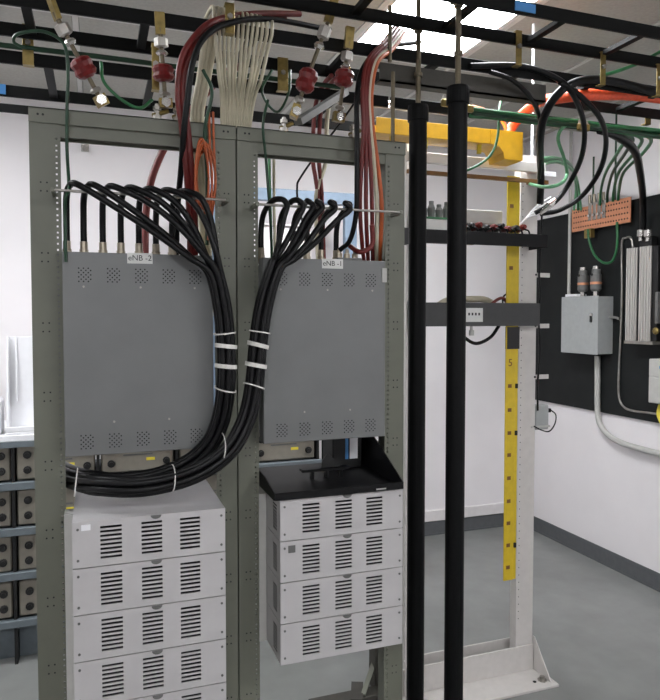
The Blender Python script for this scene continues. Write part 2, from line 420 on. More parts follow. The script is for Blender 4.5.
MB().box(.757, .784, 1.9485, 1.951, 1.145, 1.212).build('white_strip', 'plast', t)
MB().box(.742, .752, 1.9485, 1.951, 1.145, 1.212).build('blue_strip', 'tape', t)

# ------------------------------------------------------------------ coax jumpers
hexp = [(0, 0)] + [(math.cos(a * PI / 3 + .3), math.sin(a * PI / 3 + .3)) for a in range(6)]
CR = .0083
def connector(x, Y, z, label, grp):
    t = thing('coax_connector', label, 'connector', (x, Y, z), grp)
    MB().cyl((x, Y, z), (x, Y, z + .004), .014, 6).build('flange', 'steel', t)
    MB().lathe((x, Y, z + .004), (x, Y, z + .046), [(0, .0085), (.1, .0115), (.5, .0115), (.52, .010), (1, .010)], 10).build('coupling_nut', 'nickel', t)
    return t
TOPZ = EZ1 - .0115
ords = ['first', 'second', 'third', 'fourth', 'fifth', 'sixth', 'seventh']
BUN_A = [(214, 272, 1.735), (222, 305, 1.74), (226, 345, 1.745), (226, 385, 1.745), (219, 425, 1.76), (203, 452, 1.765), (172, 472, 1.77), (130, 482, 1.772), (92, 480, 1.81), (75, 475, 1.91), (64, 470, 2.02), (50, 466, 2.12)]
BUN_B = [(275, 268, 1.735), (264, 305, 1.735), (258, 345, 1.735), (254, 385, 1.735), (246, 420, 1.725), (228, 451, 1.705), (194, 474, 1.70), (145, 486.5, 1.70), (100, 486, 1.74), (77, 482, 1.85), (65, 478, 2.0), (50, 472, 2.12)]
def bundle_pts(B, off, sp):
    out = []
    base = [aY(x, y, Y) for x, y, Y in B]
    for i, p in enumerate(base):
        tg = (base[min(i + 1, len(base) - 1)] - base[max(i - 1, 0)]).normalized()
        u = tg.cross(Vector((0, 1, 0))).normalized(); v = tg.cross(u)
        out.append(p + u * off[0] * sp + v * off[1] * sp)
    return out
cxa = [67, 84, 103, 121, 139, 156, 172]
for i, px in enumerate(cxa):
    p = aY(px, 251, 1.88); x = p.x
    lab = f'{ords[i]} coaxial connector from left on top of the left eNB unit'
    connector(x, 1.88, TOPZ, lab, 'connectors on the eNB -2 unit')
    top = TOPZ + .046; zb = LZ1 + .012
    # order in bundle: leftmost cable runs lowest/outermost
    k = [3, 4, 2, 0, 5, 1, 6][i]
    pts = [(x, 1.88, top - .004), (x, 1.872, (top + zb) / 2), (x + .002, 1.85, zb - .015), (x + .012, 1.80, zb + .006), (x + .035, 1.768, zb + .002)]
    b = bundle_pts(BUN_A, hexp[k], CR * 2.04)
    s = Vector(pts[-1]); e = b[0]
    for f_ in (.3, .6, .85):
        q = s.lerp(e, f_); q.z += .022 * math.sin(PI * f_) * (1 if i > 1 else .35) + .03 * math.sin(PI * f_) * (i / 6); q.x += .01 * i / 6 * math.sin(PI * f_); q.y = s.y + (e.y - s.y) * f_ - .002 * i; pts.append(q)
    tube('coax_cable', pts + b, CR, 'coax', f'black coaxial cable from the {ords[i]} connector on the left eNB unit, counted from left', 'cable', 'black coax cables of eNB -2')
cxb = [261, 279, 293, 307, 321, 336]
dxb = [287, 303, 313, 322, 335, 350]
for i, px in enumerate(cxb):
    p = aY(px, 256, 1.88); x = p.x
    connector(x, 1.88, TOPZ, f'{ords[i]} coaxial connector from left on top of the right eNB unit', 'connectors on the eNB -1 unit')
    top = TOPZ + .046; zb = LZ2 + .010
    xd = aY(dxb[i], 212, 1.76).x
    k = [3, 4, 0, 2, 1, 6][i]
    pts = [(x, 1.88, top - .004), (x, 1.875, (top + zb) / 2), (x + .004, 1.855, zb - .018), (x + .014, 1.80, zb + .006),
           (xd - .012, 1.768, zb + .006), (xd, 1.758, zb - .012), (xd - .010 - .006 * i, 1.755, zb - .045)]
    b = bundle_pts(BUN_B, hexp[k], CR * 2.04)
    s = Vector(pts[-1]); e = b[0]
    for f_ in (.4, .75):
        q = s.lerp(e, f_); q.z -= .012 * math.sin(PI * f_); pts.append(q)
    tube('coax_cable', pts + b, CR, 'coax', f'black coaxial cable from the {ords[i]} connector on the right eNB unit, counted from left', 'cable', 'black coax cables of eNB -1')
# cable ties / lacing round the bundles
def interp(B, ypx):
    for a, b in zip(B, B[1:]):
        if (a[1] - ypx) * (b[1] - ypx) <= 0 and a[1] != b[1]:
            f = (ypx - a[1]) / (b[1] - a[1]); return aY(a[0] + f * (b[0] - a[0]), ypx, a[2] + f * (b[2] - a[2])), (aY(*b) - aY(*a)).normalized()
def tie(B, ypx, w_, label, rr=.0285, tilt=.0):
    p, tg = interp(B, ypx)
    u = tg.cross(Vector((0, 1, 0))).normalized(); v = tg.cross(u)
    m = MB(); n = 18; vs = []
    for q in range(n):
        a = 2 * PI * q / n; d = u * math.cos(a) + v * math.sin(a); lift = tg * (tilt * math.cos(a))
        for rad, h in ((rr, -w_), (rr + .0016, -w_), (rr + .0016, w_), (rr, w_)): vs.append(p + d * rad + tg * h + lift)
    fs = [(q * 4 + c, q * 4 + (c + 1) % 4, ((q + 1) % n) * 4 + (c + 1) % 4, ((q + 1) % n) * 4 + c) for q in range(n) for c in range(4)]
    m.add(vs, fs).build('cable_tie', 'tie', None, label, 'cable tie', 'ties round the black cables')
for B, nm in ((BUN_A, 'left cable'), (BUN_B, 'right cable')):
    d = 0 if B is BUN_A else -1
    tie(B, 333 + d, .0018, f'thin white cable tie, uppermost on the {nm} bundle')
    tie(B, 346 + d, .0055, f'wide white wrap, upper of two on the {nm} bundle', tilt=.003)
    tie(B, 366 + d, .0055, f'wide white wrap, lower of two on the {nm} bundle', tilt=.003)
    tie(B, 389 + d * 3, .0018, f'thin white cable tie, lowest on the {nm} bundle', tilt=.002)
def ring_tie(c, ru, rv, label):
    pts = [Vector(c) + Vector((.004 * math.sin(a), ru * math.cos(a), rv * math.sin(a))) for a in [2 * PI * q / 14 for q in range(14)]]
    tube('cable_tie', pts, .0016, 'tie', label, 'cable tie', 'ties round the black cables', n=6, seg=2, closed=True)
ring_tie(aY(76, 482, 1.82), .065, .033, 'thin white tie round the cable loop beside the left upright')
ring_tie(aY(172, 478, 1.735), .068, .031, 'thin white tie round the cable loop above the silver modules')
ring_tie(aY(221, 447, 1.735), .062, .036, 'thin white tie where the two cable bundles meet')

# ================================================================== OVERHEAD RUNWAYS
XL, XR = -2.55, 3.03
def runway(label, stringers, z, rung_x0, hgt=.038, th=.010, rungs=True, step=.305, XR=XR):
    t = thing('cable_runway', label, 'cable runway', (.24, sum(stringers) / len(stringers), z), 'black overhead cable runways')
    for y in stringers: MB().box(XL, XR, y - th / 2, y + th / 2, z, z + hgt, .001).build('stringer', 'runway', t)
    if rungs:
        x = rung_x0
        while x > XL + .1: x -= step
        x += step
        me = None
        while x < XR - .05:
            if me is None:
                o = MB().box(x - .0125, x + .0125, stringers[0] + th / 2, stringers[-1] - th / 2, z + .010, z + .024).build('rung', 'runway', t); me = o
            else:
                c = me.copy(); COL.objects.link(c); c.location = me.location.copy(); c.location.x += x - x_first
            if me is o and 'x_first' not in locals(): x_first = x
            x += step
    return t
R1 = runway('black cable runway nearest the camera, highest along the top of the picture', (1.665, 1.855), 2.48, 1.345)
R2 = runway('black cable runway directly over the two grey-green racks', (1.92, 2.13), 2.405, .14)
R3 = runway('wide black cable runway behind the rack tops', (2.125 * 1.0 + .03, 2.475), 2.335, .178, XR=.98)
MB().box(.99, XR, 2.150, 2.160, 2.335, 2.373, .001).build('support_bar', 'runway', None, 'black bar carrying the green ground cables towards the right wall', 'bar')
MB().box(XL, .98, 2.66, 2.67, 2.335, 2.365, .001).build('support_bar', 'runway', None, 'thin black support bar furthest behind the runways, near the back wall', 'bar')
# hanging angle under the runways right of the racks
sa = aY(380, 60, 1.935); sb = aY(546, 87, 1.935); sz = (sa.z + sb.z) / 2
MB().box(sa.x, sb.x, 1.935, 1.975, sz - .006, sz).box(sa.x, sb.x, 1.935, 1.940, sz - .058, sz - .006).box(sa.x, sb.x, 1.935, 1.975, sz - .058, sz - .052).build('support_channel', 'bronze', None, 'dark steel channel hung below the runway behind the black poles', 'bar')
MB().box(*[c for c in (aZ(537, 6, 2.48).x - .035, aZ(537, 6, 2.48).x + .035)], 1.657, 1.6598, 2.487, 2.512).build('tape', 'tape', None, 'blue tape on the nearest runway stringer, upper right', 'tape')
MB().box(-.33, -.275, 2.466, 2.4695, 2.340, 2.372).build('tape', 'tape', None, 'blue tape on the rear runway stringer at the left edge', 'tape')
# gold hanging clips
def clip(p, h, label, wx=.022):
    t = thing('runway_clip', label, 'clip', (p.x, p.y, p.z - h), 'gold runway clips')
    x, y, z = p
    MB().box(x - wx / 2, x + wx / 2, y - .0125, y - .009, z - h, z, .0008).build('strap', 'brass', t)
    MB().box(x - wx / 2, x + wx / 2, y - .0125, y + .012, z, z + .0035).build('top_hook', 'brass', t)
    MB().box(x - wx / 2, x + wx / 2, y - .0125, y + .012, z - h - .003, z - h).build('bottom_hook', 'brass', t)
    MB().cyl((x, y - .019, z - h * .45), (x, y - .0125, z - h * .45), .008, 6).build('nut', 'steel', t)
def on(x, y, Y): return aY(x, y, Y)
clip(on(517, 33, 1.855), .105, 'gold clip on the near runway, right of the black poles')
clip(on(601, 54, 1.855), .105, 'gold clip on the near runway above the orange duct')
clip(on(657, 66, 1.855), .105, 'gold clip on the near runway at the right edge')
clip(on(28, 27, 2.15), .11, 'gold clip at the top left corner, left of the green wire', .03)
clip(on(229, 6, 1.855), .075, 'gold clip where the beige cables leave the runway', .026)
clip(on(282, 60, 2.13), .10, 'gold clip above the gap between the two racks', .035)
clip(on(155, 46, 1.92), .12, 'gold clip beside the second red insulator', .02)
clip(on(646, 112, 2.155), .05, 'gold clip low on the rear runway at the right edge', .03)

# rack hangers with red insulators
def hanger(a, b, label, fr=.58, red=True):
    a = Vector(a); b = Vector(b)
    t = thing('rack_hanger', label, 'hanger', b, 'threaded hangers with red insulators')
    L = lambda f: a.lerp(b, f)
    MB().bar(L(-.10) + Vector((0, 0, .02)), L(.08), .026, .012).build('top_bracket', 'brass', t)
    MB().cyl(L(0), L(1), .006, 8).build('rod', 'rod', t)
    MB().lathe(L(.12), L(.24), [(0, .013), (.1, .019), (.9, .019), (1, .013)], 6).build('coupling', 'steel', t)
    MB().lathe(L(.28), L(.34), [(0, .012), (.5, .017), (1, .012)], 6).build('nut', 'chrome', t)
    MB().lathe(L(fr - .11), L(fr + .11), [(0, .014), (.10, .025), (.28, .030), (.5, .026), (.72, .030), (.9, .024), (1, .013)], 12).build('insulator', 'red', t)
    MB().lathe(L(.80), L(.85), [(0, .012), (.5, .016), (1, .012)], 6).build('nut', 'steel', t)
    MB().bar(L(.88), L(1.0), .035, .022).build('lower_clamp', 'brass', t)
    c = L(.95) - Vector((0, .016, 0)); MB().cyl(c, c - Vector((0, .006, 0)), .014, 6).build('clamp_bolt', 'chrome', t)
hanger(aY(54, 12, 1.84), aY(104, 106, 1.885), 'slanting hanger with red insulator, leftmost above the left rack')
hanger(aY(160, 28, 1.86), aY(166, 108, 1.885), 'upright hanger with red insulator beside the red cables, left rack', .56)
hanger(aY(331, 14, 1.86), aY(293, 118, 1.895), 'slanting hanger with red insulator, left of two over the right rack', .64)
hanger(aY(349, 42, 1.87), aY(338, 122, 1.895), 'upright hanger with red insulator, right of two over the right rack', .45)
for x, y, lb in ((157, 105, 'brass ground lug on the left rack top, left of the second hanger'), (177, 107, 'brass ground lug on the left rack top, beside the red cables'), (284, 117, 'brass ground lug on the right rack top, left of its hangers'), (353, 126, 'brass ground lug on the right rack top, right of its hangers')):
    p = aY(x, y, 1.885); p.z = 2.1302
    l = thing('ground_lug', lb, 'lug', p, 'brass lugs on the rack tops')
    MB().box(p.x - .014, p.x + .014, p.y - .02, p.y + .025, p.z, p.z + .006, .001).build('base', 'brass', l)
    MB().lathe((p.x, p.y, p.z + .006), (p.x, p.y, p.z + .05), [(0, .012), (.3, .012), (.32, .006), (.6, .006), (.62, .011), (.85, .011), (.9, .006), (1, .006)], 6).build('bolt', 'steel', l)
    MB().cyl((p.x - .01, p.y, p.z + .018), (p.x + .03, p.y + .02, p.z + .04), .007, 8).build('barrel', 'brass', l)
# long thin rods from runway down to rack
for (x, y, Y, y2, lb) in ((390, 6, 1.86, 62, 'gold strap rod hanging behind the red cable bundle'), (393, 72, 1.90, 143, 'thin threaded rod standing on the right end of the right rack')):
    a, b = aY(x, y, Y), aY(x, y2, Y); b.x = a.x
    MB().cyl(b, a, .0065, 8).build('threaded_rod', 'rod', None, lb, 'rod')
# black poles with threaded rods
for (X, Y, lab, lab2, rt_) in ((.976, 1.915, 'black round pole close beside the right rack', 'threaded rod rising from the pole beside the right rack', 2.62), (1.007, 1.722, 'nearer black round pole, right of the other pole', 'threaded rod rising from the nearer black pole', 2.66)):
    t = thing('cable_pole', lab, 'pole', (X, Y, 0), 'black cable poles')
    MB().lathe((X, Y, 0), (X, Y, 2.23), [(0, .0285), (.001, .0285), (1, .0285)], 24).build('tube', 'pole', t)
    MB().lathe((X, Y, 2.218), (X, Y, 2.272), [(0, .030), (.05, .0335), (.75, .0335), (.95, .0315), (1, .020)], 24).build('cap', 'pole', t)
    MB().lathe((X, Y, 0), (X, Y, .02), [(0, .06), (.7, .06), (1, .03)], 24).build('foot', 'pole', t)
    t = thing('threaded_rod', lab2, 'rod', (X, Y, 2.272))
    MB().cyl((X, Y, 2.272), (X, Y, CH - .0045), .0085, 10).build('rod', 'rod', t)
    for z in (2.36, 2.50, 2.53): MB().cyl((X, Y, z), (X, Y, z + .012), .015, 6).build('nut', 'rod', t)
    MB().box(X - .018, X + .018, Y - .018, Y + .018, 2.512, 2.529).build('square_washer', 'brass', t)

# ================================================================== OVERHEAD AND RACK CABLES
# beige drop cables between the racks
for i in range(13):
    f = i / 12
    a = aY(214 + 58 * f, 20 + 12 * f, 1.90); top = a + Vector((0, .03, .05)); b = aY(222 + 28 * f, 125, 2.0); low = Vector((.352 + .045 * f, 2.02 + .012 * (i % 3), 1.60))
    mid = a.lerp(b, .5) + Vector((random.uniform(-.002, .002), .012 * (i % 3 - 1), 0))
    tube('beige_cable', [top + Vector((0, .22, .03)), top, a, a.lerp(b, .2), mid, b, low], .0052, 'beige', f'flat beige cable dropping between the racks, {["first","second","third","fourth","fifth","sixth","seventh","eighth","ninth","tenth","eleventh","twelfth","thirteenth"][i]} from left', 'cable', 'beige drop cables')
for i in range(3):
    a = aY(206 + 5 * i, 30, 1.95); b = aY(193 + 4 * i, 124, 2.02)
    tube('beige_cable', [a + Vector((.02, .2, .05)), a, a.lerp(b, .5), b, (b.x + .03, 2.10, 1.95), (.335 + .006 * i, 2.13, 1.6)], .009, 'beige', f'beige cable slanting left of the main beige bunch, {["leftmost","middle","rightmost"][i]}', 'cable', 'beige drop cables')
def PX(lst): return [aY(*q) for q in lst]
# left rack: red pair, black, diagonal red behind, green ground, orange coil
for i in range(2):
    d = 5 * i
    tube('red_cable', PX([(300 - 3 * d, 14 + d, 2.0), (252, 14 + d, 1.93), (215 + d, 21 + d, 1.86), (194 + d, 38 + d, 1.81), (181 + d, 62 + d, 1.80), (178 + d, 95, 1.80), (182 + d, 125, 1.815), (187 + d, 175, 1.85), (190 + d, 225, 1.92), (190 + d, 262, 2.0)]), .0095, 'redc', f'dark red cable arching down in front of the left rack, {["outer","inner"][i]} of two', 'cable', 'red cables of the left rack')
tube('black_cable', PX([(330, 30, 2.0), (268, 19, 1.90), (226, 24, 1.83), (204, 38, 1.79), (193, 62, 1.78), (188, 95, 1.785), (184, 130, 1.80), (181, 170, 1.86), (178, 205, 1.93), (176, 262, 2.0)]), .0085, 'coax', 'black power cable arching beside the red cables into the left rack')
tube('red_cable', [(.46, 2.10, 2.40), (.42, 2.17, 2.40), (.38, 2.23, 2.37)] + PX([(180, 124, 2.26), (166, 145, 2.28), (152, 178, 2.28), (146, 215, 2.28), (145, 262, 2.25)]), .012, 'redc', 'red cable curving down behind the left rack opening')
tube('green_wire', PX([(24, 48, 1.88), (14, 42, 1.86), (18, 34, 1.84), (40, 31, 1.83), (58, 38, 1.82), (66, 50, 1.81), (68, 75, 1.81), (67, 110, 1.81), (67, 150, 1.815), (69, 188, 1.79), (66, 196, 1.77), (65, 215, 1.785), (66, 262, 1.787)]), .0042, 'dgreen', 'dark green ground wire hanging down the left side of eNB -2')
tube('green_wire', PX([(101, 62, 1.88), (104, 82, 1.86), (122, 100, 1.86), (140, 108, 1.87), (152, 100, 1.9)]), .0045, 'green', 'green wire draped over the left rack top, below the first red insulator')
tube('green_wire', PX([(203, 70, 1.83), (212, 92, 1.82), (205, 130, 1.83), (207, 180, 1.87), (207, 245, 1.9)]), .005, 'dgreen', 'dark green wire running down the right side of the left rack')
for i in range(6):
    c = aY(202 + (i % 3) * 2, 177, 1.80 + .009 * i)
    rx, rz = .018 + .004 * (i % 3), .102 - .006 * i
    pts = [c + Vector((rx * math.cos(a), .006 * math.sin(a * 2), rz * math.sin(a))) for a in [2 * PI * q / 14 for q in range(14)]]
    tube('fibre_coil', pts, .003, 'orange', f'orange fibre cable loop hanging in the left rack, {["front","second","third","fourth","fifth","rear"][i]} of six', 'cable', 'orange fibre loops', n=6, seg=4, closed=True)
for i in range(2): tube('orange_cable', PX([(209 + 4 * i, 112, 1.84), (210 + 4 * i, 150, 1.835), (212 + 3 * i, 190, 1.84), (208, 240, 1.88)]), .0035, 'orange', f'orange fibre tail beside the coiled loops, {["left","right"][i]} one', 'cable', 'orange fibre loops', n=6)
# right rack: red bundle, black
for i in range(5):
    d = [-5, 0, 5, 9, 13][i]
    tube('red_cable', PX([(398 + d * .5, 28 + .4 * d, 1.95), (386 + d * .5, 44 + .4 * d, 1.88), (370 + d * .6, 62, 1.82), (365 + d * .5, 92, 1.80), (366 + d * .5, 125, 1.80), (366 + d * .9, 165, 1.81), (366 + d * 1.2, 205, 1.825), (367 + d * 1.05, 240, 1.86), (369 + d * .8, 270, 1.95)]), .0065, ['redc', 'redc', 'redc', 'beige', 'orange'][i], ['dark red cable, leftmost of the bundle into the right rack', 'dark red cable, second of the bundle into the right rack', 'dark red cable, third of the bundle into the right rack', 'tan cable among the red bundle of the right rack', 'orange cable on the right of the red bundle, right rack'][i], 'cable', 'red bundle of the right rack')
tube('black_cable', PX([(420, 42, 1.98), (384, 48, 1.90), (364, 66, 1.83), (357, 95, 1.80), (357, 140, 1.79), (357, 185, 1.79), (356, 215, 1.80), (350, 240, 1.83), (340, 250, 1.86)]), .0075, 'coax', 'black power cable in front of the red bundle, right rack')
tube('red_cable', PX([(372, 225, 1.80), (372, 245, 1.81), (360, 252, 1.82), (350, 246, 1.86)]), .008, 'redc', 'short red lead bending onto the eNB -1 power stud')
t = thing('power_terminal', 'brass power terminal block on the right of the eNB -1 top', 'connector', (.70, 1.87, TOPZ))
MB().box(.675, .755, 1.84, 1.89, TOPZ, TOPZ + .022, .003).build('block', 'grey', t)
for x in (.69, .715, .74): MB().lathe((x, 1.865, TOPZ + .022), (x, 1.865, TOPZ + .05), [(0, .010), (.5, .010), (.55, .006), (1, .006)], 8).build('stud', 'nickel', t)
for i, (xa, xb) in enumerate(((313, 318), (319, 322), (326, 316))):
    tube('hanging_cable', [(aY(xa, 160, 2.3).x, yy, zz) for yy, zz in ((2.10, 2.40), (2.17, 2.398), (2.25, 2.375), (2.29, 2.30))] + PX([(xa, 160, 2.3), (xa * .5 + xb * .5, 178, 2.3), (xb, 200, 2.3), (xb + 2, 262, 2.3)]), .008, ['redc', 'redc', 'beige'][i], ['red cable behind the right rack opening, left one', 'red cable behind the right rack opening, right one', 'tan cable slanting behind the right rack opening'][i], 'cable')
tube('green_wire', PX([(268, 100, 1.83), (263, 125, 1.82), (266, 160, 1.84), (270, 215, 1.86), (272, 262, 1.9)]), .004, 'dgreen', 'dark green wire dropping at the left of the right rack')
for i in range(2): tube('pale_cable', PX([(269 + 5 * i, 150, 2.1), (270 + 4 * i, 195, 2.1), (272 + 3 * i, 262, 2.1)]), .005, ['lgreen', 'beige'][i], ['pale green cable behind the right rack, left edge of its opening', 'beige cable behind the right rack, left edge of its opening'][i])
tube('dark_wire', PX([(272, 70, 1.95), (262, 92, 1.93), (277, 112, 1.93), (289, 92, 1.95), (290, 70, 2.0)]), .004, 'dgreen', 'dark green wire looping below the gold clip between the racks')
tube('dark_wire', [(.88, 2.10, 2.385), (.88, 2.18, 2.384), (.88, 2.27, 2.35)] + PX([(304, 172, 2.35), (297, 190, 2.35), (301, 215, 2.35), (306, 240, 2.35)]), .004, 'coax', 'thin dark wire curving behind the right rack opening')

# steel angle and pipes behind the top of right rack
t = thing('strut_channel', 'grey slanting strut channel above the right rack', 'bar', aZ(330, 104, 2.22))
MB().bar(aY(298, 122, 1.94), aY(345, 92, 2.12), .028, .02).build('channel', 'grey', t)
for k, (y, r, m, lb) in enumerate(((104, .010, 'chrome', 'shiny steel conduit, upper of two behind the yellow duct'), (109, .010, 'steel', 'dull steel conduit, lower of two behind the yellow duct'))):
    a = aY(330, y - 8, 2.75); MB().cyl((.95, 2.75, a.z), (2.35, 2.75, a.z), r, 10).build('conduit', m, None, lb, 'pipe')
# green ground cables along rear runway
for i in range(4):
    z = 2.336 + .017 * (i % 2); y = 2.135 - .018 * (i // 2)
    pts = [(1.30 + q * .155, y + random.uniform(-.004, .004), z + random.uniform(-.004, .004)) for q in range(11)]
    tube('green_cable', pts, .0085, ['green', 'dgreen', 'dgreen', 'green'][i], f'green ground cable tied along the rear bar, {["nearest","second","third","furthest"][i]} of four', 'cable', 'green cables on rear runway')
tube('green_cable', [(-1.2 + q * .25, 2.165 - .02 + random.uniform(-.006, .006), 2.382) for q in range(9)], .008, 'dgreen', 'dark green cable lying on the runway above the left rack')
for k, (x, y, lb) in enumerate(((448, 100, 'brass ground clamp on green cables just right of the nearer pole'), (466, 105, 'brass ground clamp on green cables above the yellow duct'), (583, 124, 'brass ground clamp on the green cables near the right wall'))):
    p = aY(x, y + 6, 2.10); t = thing('ground_clamp', lb, 'clamp', p, 'brass ground clamps')
    MB().box(p.x - .028, p.x + .028, p.y - .01, p.y + .006, p.z - .004, p.z + .022, .004).build('saddle', 'brass', t)
    for s in (-1, 1): MB().lathe((p.x + s * .018, p.y, p.z + .012), (p.x + s * .018, p.y, p.z + .036), [(0, .008), (.5, .008), (.55, .005), (1, .005)], 6).build('bolt', 'steel', t)
tube('green_wire', PX([(465, 96, 2.25), (498, 96, 2.22), (499, 112, 2.18), (497, 140, 2.14), (488, 158, 2.13), (468, 170, 2.14), (455, 172, 2.18)]), .005, 'green', 'green wire looping down in front of the yellow duct')

# ================================================================== YELLOW DUCT AND VERTICAL STRIP
YD = 2.28
t = thing('fibre_duct', 'yellow overhead fibre duct turning down at its right end', 'duct', (1.5, YD, 2.25))
zt, zb_ = aY(470, 127, YD).z, aY(470, 142, YD).z
dx0 = aY(376, 125, YD).x; xe = aY(522, 140, YD).x
MB().box(dx0, xe, YD - .002, YD, zb_, zt, .0008).build('front_wall', 'yellow', t)
MB().box(dx0, xe, YD + .10, YD + .102, zb_, zt).build('rear_wall', 'yellow', t)
MB().box(dx0, xe, YD, YD + .10, zb_, zb_ + .003).build('duct_floor', 'yellow', t)
pf = [(xe - .15, zt), (xe, zt), (xe, zb_ - .055), (xe - .085, zb_ - .055), (xe - .09, zb_ - .03), (xe - .11, zb_ - .008), (xe - .15, zb_)]
MB().prism([(x, YD - .006, z) for x, z in pf], (0, .11, 0)).build('downspout', 'yellow', t)
for x in (1.06, 1.2, 1.32, 1.44): MB().box(x, x + .014, YD + .02, YD + .034, zb_ - .035, zb_).build('support_lug', 'yellow2', t)
t = thing('yellow_strip', 'long yellow slotted cable strip hanging left of the white upright', 'cable guide', (1.79, 2.54, .42))
def strip(y0, y1, xa, xb):
    a, b = aY(xa, y0, 2.55), aY(xb, y1, 2.55); return a, b
SY = 2.425
zT, zB = aY(512, 176, SY).z, aY(511, 580, SY).z
xs0, xs1 = aY(505.5, 400, SY).x, aY(518.5, 400, SY).x
MB().box(xs0, xs1 - .018, SY, SY + .006, zB, zT, .001).build('front_strip', 'yellow2', t)
MB().box(xs1 - .020, xs1, SY + .006, SY + .014, zB, zT, .001).build('side_strip', 'yellow2', t)
ny = [192, 200, 268, 386, 398 - 0, 410, 433, 455, 478, 501, 523, 545, 567, 300]
for y in (206, 268, 386, 410, 433, 455, 478, 501, 523, 545, 567):
    z = aY(510, y, SY).z
    MB().box(xs0 + .012, xs0 + .030, SY - .0015, SY + .0005, z - .008, z + .008).build('slot', 'brown', t)
for y in (386, 433, 545):
    z = aY(517, y, SY).z; MB().box(xs1 - .014, xs1 - .004, SY + .0045 - .006, SY + .0065, z - .010, z + .010).build('slot', 'dark', t)
text('numeral', '5', .045, 'brown', t, (xs0 + .022, SY - .0015, aY(510, 363, SY).z))
MB().box(xs0 + .005, xs1, SY - .003, SY + .0145, aY(512, 349, SY).z, aY(512, 327, SY).z).build('black_sleeve', 'black', t)

# ================================================================== WHITE OPEN RACK
WY = 2.45
WX0, WX1 = 1.20, 1.835
t = thing('white_rack', 'white open-frame rack standing behind the black poles', 'rack', (1.52, WY, 0))
for x0, x1, s in ((WX0, WX0 + .07, 1), (WX1 - .088, WX1, -1)):
    m = MB().box(x0, x1, WY, WY + .006, .02, 2.30).box(x0 if s == 1 else x1 - .005, x0 + .005 if s == 1 else x1, WY + .006, WY + .045, .02, 2.30)
    xi = x1 - .005 if s == 1 else x0; m.box(xi, xi + .005, WY + .006, WY + .045, .02, 2.30)
    u = m.build('upright', 'white', t)
    h = MB()
    for q in range(60):
        z = .25 + q * .033; xx = x1 - .012 if s == 1 else x0 + .012
        h.cyl((xx, WY - .0006, z), (xx, WY + .001, z), .0028, 6)
    h.build('mounting_hole', 'grey', u, kind='stuff')
zt = aY(485, 163, WY - .05).z
MB().box(WX0 - .02, WX1 + .005, WY - .05, WY - .028, zt - .019, zt + .022, .002).box(WX1 - .06, WX1 - .02, WY - .028, WY, zt - .015, zt + .015).build('top_channel', 'white', t)
MB().box(WX0 - .02, WX1 + .02, WY - .05, WY - .035, zt - .066, zt - .050, .001).box(WX1 - .06, WX1 - .02, WY - .035, WY, zt - .064, zt - .052).build('edge_bar', 'brown', t)
MB().box(WX1 - .01, WX1 + .05, WY - .06, WY - .0505, zt - .035, zt - .015, .001).build('end_tab', 'plast', t)
MB().box(WX0 - .03, WX1 + .03, WY - .15, WY, 0, .012, .002).build('base_plate', 'white', t)
MB().box(WX0 - .03, WX1 + .03, WY + .075, WY + .235, 0, .012, .002).build('base_plate', 'white', t)
MB().box(WX0 - .03, WX1 + .0, WY - .008, WY - .0005, .012, .125, .001).build('base_angle', 'white', t)
MB().box(WX0 - .03, WX1 + .0, WY + .076, WY + .083, .012, .125, .001).build('base_angle', 'white', t)
for x in (WX1 + .0015, WX0 - .006):
    MB().prism([(x, WY - .13, .012), (x, WY + .0, .012), (x, WY + .0, .16), (x, WY - .012, .16)], (.005, 0, 0)).build('gusset', 'white', t)
for x, y in ((WX1 - .02, WY - .10), (WX0 + .05, WY - .10), (WX1 - .17, WY + .18), (WX0 + .05, WY + .18)):
    MB().lathe((x, y, .012), (x, y, .030), [(0, .020), (.25, .020), (.3, .012), (1, .012)], 8).build('anchor_bolt', 'steel', t)
MB().cyl((WX1 - .06, WY - .10, .012), (WX1 - .06, WY - .10, .014), .008, 8).build('bolt_hole', 'dark', t)
# cable brackets on its right side
for y, lb in ((275, 'uppermost'), (326, 'second'), (377, 'third')):
    z = aY(540, y, WY).z
    b = thing('cable_bracket', f'small white bracket sticking out of the white upright, {lb} of three', 'bracket', (WX1 + .03, WY + .03, z), 'white cable brackets')
    MB().box(WX1 + .0005, WX1 + .075, WY + .005, WY + .010, z - .010, z + .010, .001).build('tongue', 'white', b)
    MB().cyl((WX1 - .004, WY - .003, z + .001), (WX1 - .004, WY - .0005, z + .001), .005, 8).build('bolt', 'dark', b)
tube('electrical_cable', [(WX1 + .012, WY - .02, 2.16), (WX1 + .014, WY - .01, 1.98), (WX1 + .009, WY - .006, 1.78), (WX1 + .015, WY - .008, 1.70), (WX1 + .009, WY - .006, 1.60), (WX1 + .016, WY - .008, 1.44), (WX1 + .008, WY - .006, 1.30), (WX1 + .010, WY - .006, 1.18)], .0045, 'coax', 'thin black cord running down the right edge of the white upright')
p = aY(544, 417, WY + .01)
t = thing('power_adapter', 'grey power adapter strapped to the white upright', 'adapter', (p.x, WY + .02, p.z - .05))
MB().box(WX1 + .003, WX1 + .075, WY + .0, WY + .05, p.z - .055, p.z + .055, .004).build('body', 'gbox', t)
MB().box(WX1 + .075, WX1 + .10, WY + .015, WY + .032, p.z + .018, p.z + .036, .002).build('plug', 'coax', t)
MB().rings(catmull([(WX1 + .10, WY + .02, p.z + .028), (WX1 + .128, WY + .02, p.z + .005), (WX1 + .115, WY + .01, p.z - .035), (WX1 + .07, WY - .010, p.z - .062), (WX1 + .03, WY - .010, p.z - .055), (WX1 - .01, WY - .008, p.z - .035)], 6), .003, 6).build('lead', 'coax', t)
MB().box(WX1 - .02, WX1 + .078, WY - .006, WY - .0005, p.z - .043, p.z - .036).build('strap', 'lgrey', t)

